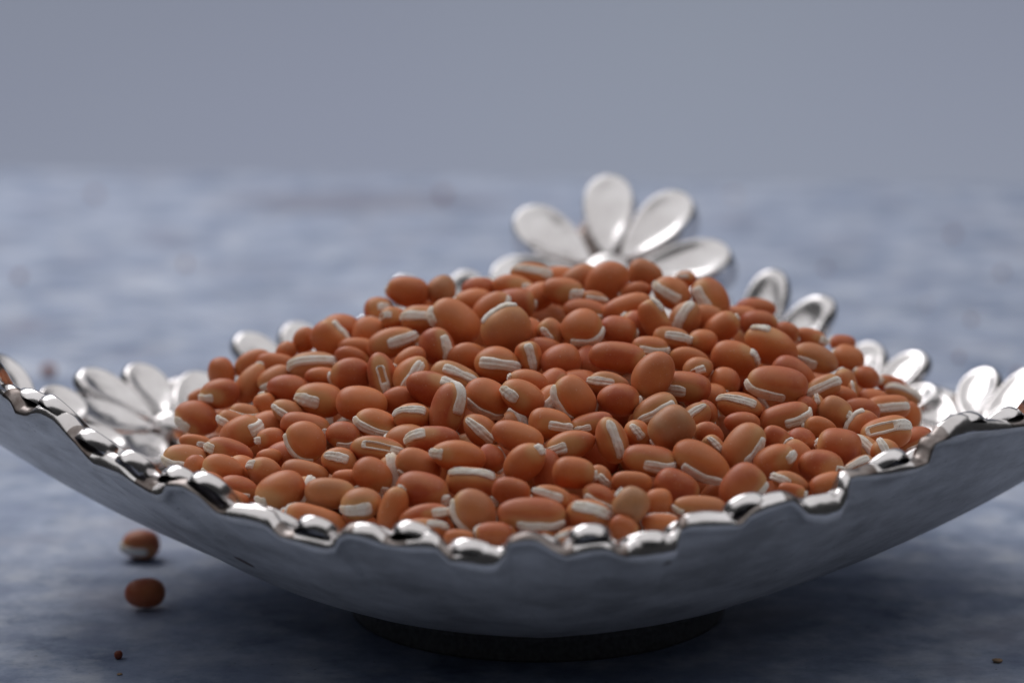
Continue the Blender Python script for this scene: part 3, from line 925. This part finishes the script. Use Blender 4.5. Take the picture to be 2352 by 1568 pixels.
cnt = Counter(b['label'] for b in vis)
for lab, c in list(cnt.items()):
    if c < 2: continue
    same = sorted([b for b in vis if b['label'] == lab], key=lambda q: q['px'])
    xs = [q['px'] for q in same]; ys = [q['py'] for q in same]
    words = ['leftmost', 'middle', 'rightmost'] if c == 3 else ['left one', 'right one']
    if c == 2 and max(ys) - min(ys) > max(xs) - min(xs):
        same.sort(key=lambda q: q['py']); words = ['upper one', 'lower one']
    for q, b in enumerate(same):
        t = lab + ', ' + (words[q] if q < len(words) else 'number %d from left' % (q + 1))
        if len(t.split()) > 16: t = base_label(b, False) + ', ' + (words[q] if q < len(words) else words[-1])
        b['label'] = t
cnt = Counter(b['label'] for b in vis); print('duplicate labels', [k for k, v in cnt.items() if v > 1])

GROUP = 'orange beans heaped in the silver dish'
hid = sorted([b for b in beans if not b['seen']], key=lambda q: q['dep'])
def qrank(b):                    # the ones least buried and nearest stand as beans of their own
    return b['dep'] + max(0.0, b['P'][1]) * 0.05
hid.sort(key=qrank)
n_own = 296 - len(vis)
own, rest = hid[:max(0, n_own)], hid[max(0, n_own):]
def pose(b):
    X, Y, Z, P = b['X'], b['Y'], b['Z'], b['P']
    return Matrix(((X[0], Y[0], Z[0], P[0] * MM), (X[1], Y[1], Z[1], P[1] * MM), (X[2], Y[2], Z[2], P[2] * MM), (0, 0, 0, 1)))
def build_bean(b, label, group, res=(40, 28)):
    V, F, pale = coat_mesh(b, *res)
    me = mesh_of('bean', V, F, M_COAT)
    set_attr(me, 'pale', pale); set_attr(me, 'tone', np.clip(b['capv'] + b['toneval'], 0, 1)); set_attr(me, 'tan', np.full(len(V), b['tanval']))
    o = link('bean', me); o.matrix_world = pose(b)
    tag(o, label, 'bean', group)
    V, F = scar_mesh(b); link('hilum', mesh_of('hilum', V, F, M_SCAR), o)
    return o
for b in vis: build_bean(b, b['label'], GROUP)
for b in own:
    b['px'], b['py'] = project(b['P'])
    build_bean(b, 'orange bean mostly hidden between others in the heap, %s %s' % (row_of(b), col_of(b)), 'beans mostly hidden inside the heap', (24, 18))
AV, AF, AP, AT, AN, MI = [], [], [], [], [], []; off = 0
for b in rest:
    M = np.array([b['X'], b['Y'], b['Z']])
    V, F, pale = coat_mesh(b, 16, 12); V = V @ M + b['P']
    AV.append(V); AF += [tuple(q + off for q in f) for f in F]; MI += [0] * len(F); off += len(V)
    AP.append(pale); AT.append(np.full(len(V), b['toneval'])); AN.append(np.full(len(V), b['tanval']))
    V, F = scar_mesh(b, 12); V = V @ M + b['P']
    AV.append(V); AF += [tuple(q + off for q in f) for f in F]; MI += [1] * len(F); off += len(V)
    for L_ in (AP, AT, AN): L_.append(np.zeros(len(V)))
if rest:
    me = mesh_of('buried_beans', np.concatenate(AV), AF, [M_COAT, M_SCAR], midx=MI)
    set_attr(me, 'pale', np.concatenate(AP)); set_attr(me, 'tone', np.concatenate(AT)); set_attr(me, 'tan', np.concatenate(AN))
    o = link('buried_beans', me)
    tag(o, 'rest of the orange beans filling the dish beneath the heap surface', 'beans', kind='stuff')

# --- beans lying on the table
def table_bean(px, py, L, W, ang, scar, tone, label, yaw=0.0):
    P = at_z(px, py, 4.2); z = (P - CAM_POS) @ FWD; s = z / FPX
    b = dict(px=px, py=py, L=L, W=W, ang=ang, scar=scar, tone=tone, hollow=False, id=900 + int(px), P=P)
    r = ray(px, py); r /= np.linalg.norm(r)
    t = math.radians(ang); X = np.array([math.cos(t), math.sin(t), 0.0]); F = np.array([-r[0], -r[1], 0.0]); F -= X * (F @ X); F /= np.linalg.norm(F)
    if scar: up = scar[0]; Y = F * math.sqrt(1 - up * up) - np.array([0, 0, 1.0]) * up
    else: Y = -F
    b.update(X=X, Y=Y, Z=np.cross(X, Y), a=L * s / 2, b=W * s / 2 * 1.08, c=W * s / 2 * 0.95, egg=0.05, sq=0.1, wob=[.3, -.4, .5, .2])
    s0, s1 = (scar[1], scar[2]) if scar else (-.6, .6)
    b['arc'] = (arc_deg(s0), arc_deg(s1)); b['hw'] = 1.3; b['ht'] = 1.0; b['blunt'] = 1; b['flipv'] = False; b['palew'] = 35; b['pales'] = .6; b['holeend'] = .5
    b['toneval'] = 0.8 if tone == 'r' else .3; b['tanval'] = 0.0
    b['P'] = np.array([P[0], P[1], b['b'] if not scar else b['c'] * 1.02])
    return build_bean(b, label, 'beans spilled on the table')
table_bean(324, 1247, 88, 70, 0, (.25, -1.0, .45), 'r', 'blurred reddish bean on the table with white scar, beside the dish')
table_bean(333, 1360, 94, 72, 0, None, 'r', 'plain dark brown bean on the table nearest the camera, no scar')

# --- mustard seeds and crumbs lying on the table
def pellet(name, px, py, rad, mat, label, cat, group=None, sq=1.0):
    P = at_z(px, py, rad * 0.9); me = bpy.data.meshes.new(name); V = []; F = []
    nu, nv = 14, 18; rs = np.random.default_rng(int(px) + int(py)); o1, o2 = rs.uniform(0, 6.28, 2)
    V.append((0, 0, rad * sq))
    for i in range(1, nu - 1):
        th = math.pi * i / (nu - 1)
        for k in range(nv):
            ph = 2 * math.pi * k / nv; kk = 1 + 0.07 * math.sin(2 * ph + o1) * math.sin(th) + 0.05 * math.cos(3 * th + o2) + (0.12 * math.sin(5 * ph + 3 * th + o1) if sq < 1 else 0)
            V.append((rad * kk * math.sin(th) * math.cos(ph) * (1.0 if sq == 1 else 1.25), rad * kk * math.sin(th) * math.sin(ph), rad * sq * kk * math.cos(th)))
    V.append((0, 0, -rad * sq)); l = len(V) - 1; m = nu - 2
    F = [(0, 1 + k, 1 + (k + 1) % nv) for k in range(nv)]
    for i in range(m - 1):
        for k in range(nv):
            a = 1 + i * nv + k; c = 1 + i * nv + (k + 1) % nv; F.append((a, a + nv, c + nv, c))
    F += [(l, 1 + (m - 1) * nv + (k + 1) % nv, 1 + (m - 1) * nv + k) for k in range(nv)]
    o = link(name, mesh_of(name, V, F, mat)); o.location = (P[0] * MM, P[1] * MM, rad * sq * MM)
    tag(o, label, cat, group); return o
G = 'tiny reddish seeds scattered on the table'
pellet('mustard_seed', 272, 1504, 1.0, M_SEED, 'tiny red seed on the table in front of the dark bean', 'seed', G)
pellet('mustard_seed', 2245, 1110, 1.15, M_SEED, 'tiny brown seed on the table below the right rim', 'seed', G)
for px, py, rad, lab in [(112, 852, 3.2, 'blurred reddish seed on far table just above the left rim petals'), (218, 448, 2.6, 'blurred reddish seed nearest the far table edge, left of the dish'), (426, 607, 2.0, 'blurred reddish seed on table behind left rim petals'),
                         (44, 636, 2.2, 'blurred orange seed on the table close to the left frame edge'), (1018, 448, 3.0, 'blurred dark seed behind the dish, left of the big flower'),
                         (1686, 448, 1.9, 'blurred seed on the far table, just right of the big flower'), (1897, 616, 1.7, 'blurred seed behind the right rim petals, above the beans'),
                         (2190, 538, 2.1, 'blurred reddish seed high on the right side of the table'), (2302, 626, 1.8, 'blurred pinkish seed far right, upper of the right group'),
                         (2231, 735, 1.6, 'blurred greyish seed midway in the right group'), (2203, 820, 1.4, 'dark blurred seed left and low in the right group'),
                         (2336, 855, 1.4, 'orange brown blurred seed right above the right rim flower'), (2128, 700, 1.1, 'faint blurred seed leftmost in the right group')]:
    pellet('mustard_seed', px, py, rad * 0.7, M_SEED, lab, 'seed', G)
pellet('crumb', 2291, 1513, 0.9, M_CRUMB, 'tan crumb on the table at the bottom right corner', 'crumb', sq=0.55)
pellet('crumb', 275, 1520 + 190 / 8, 0.55, M_CRUMB, 'flat pale crumb on the table near the bottom left seed', 'crumb', sq=0.35)
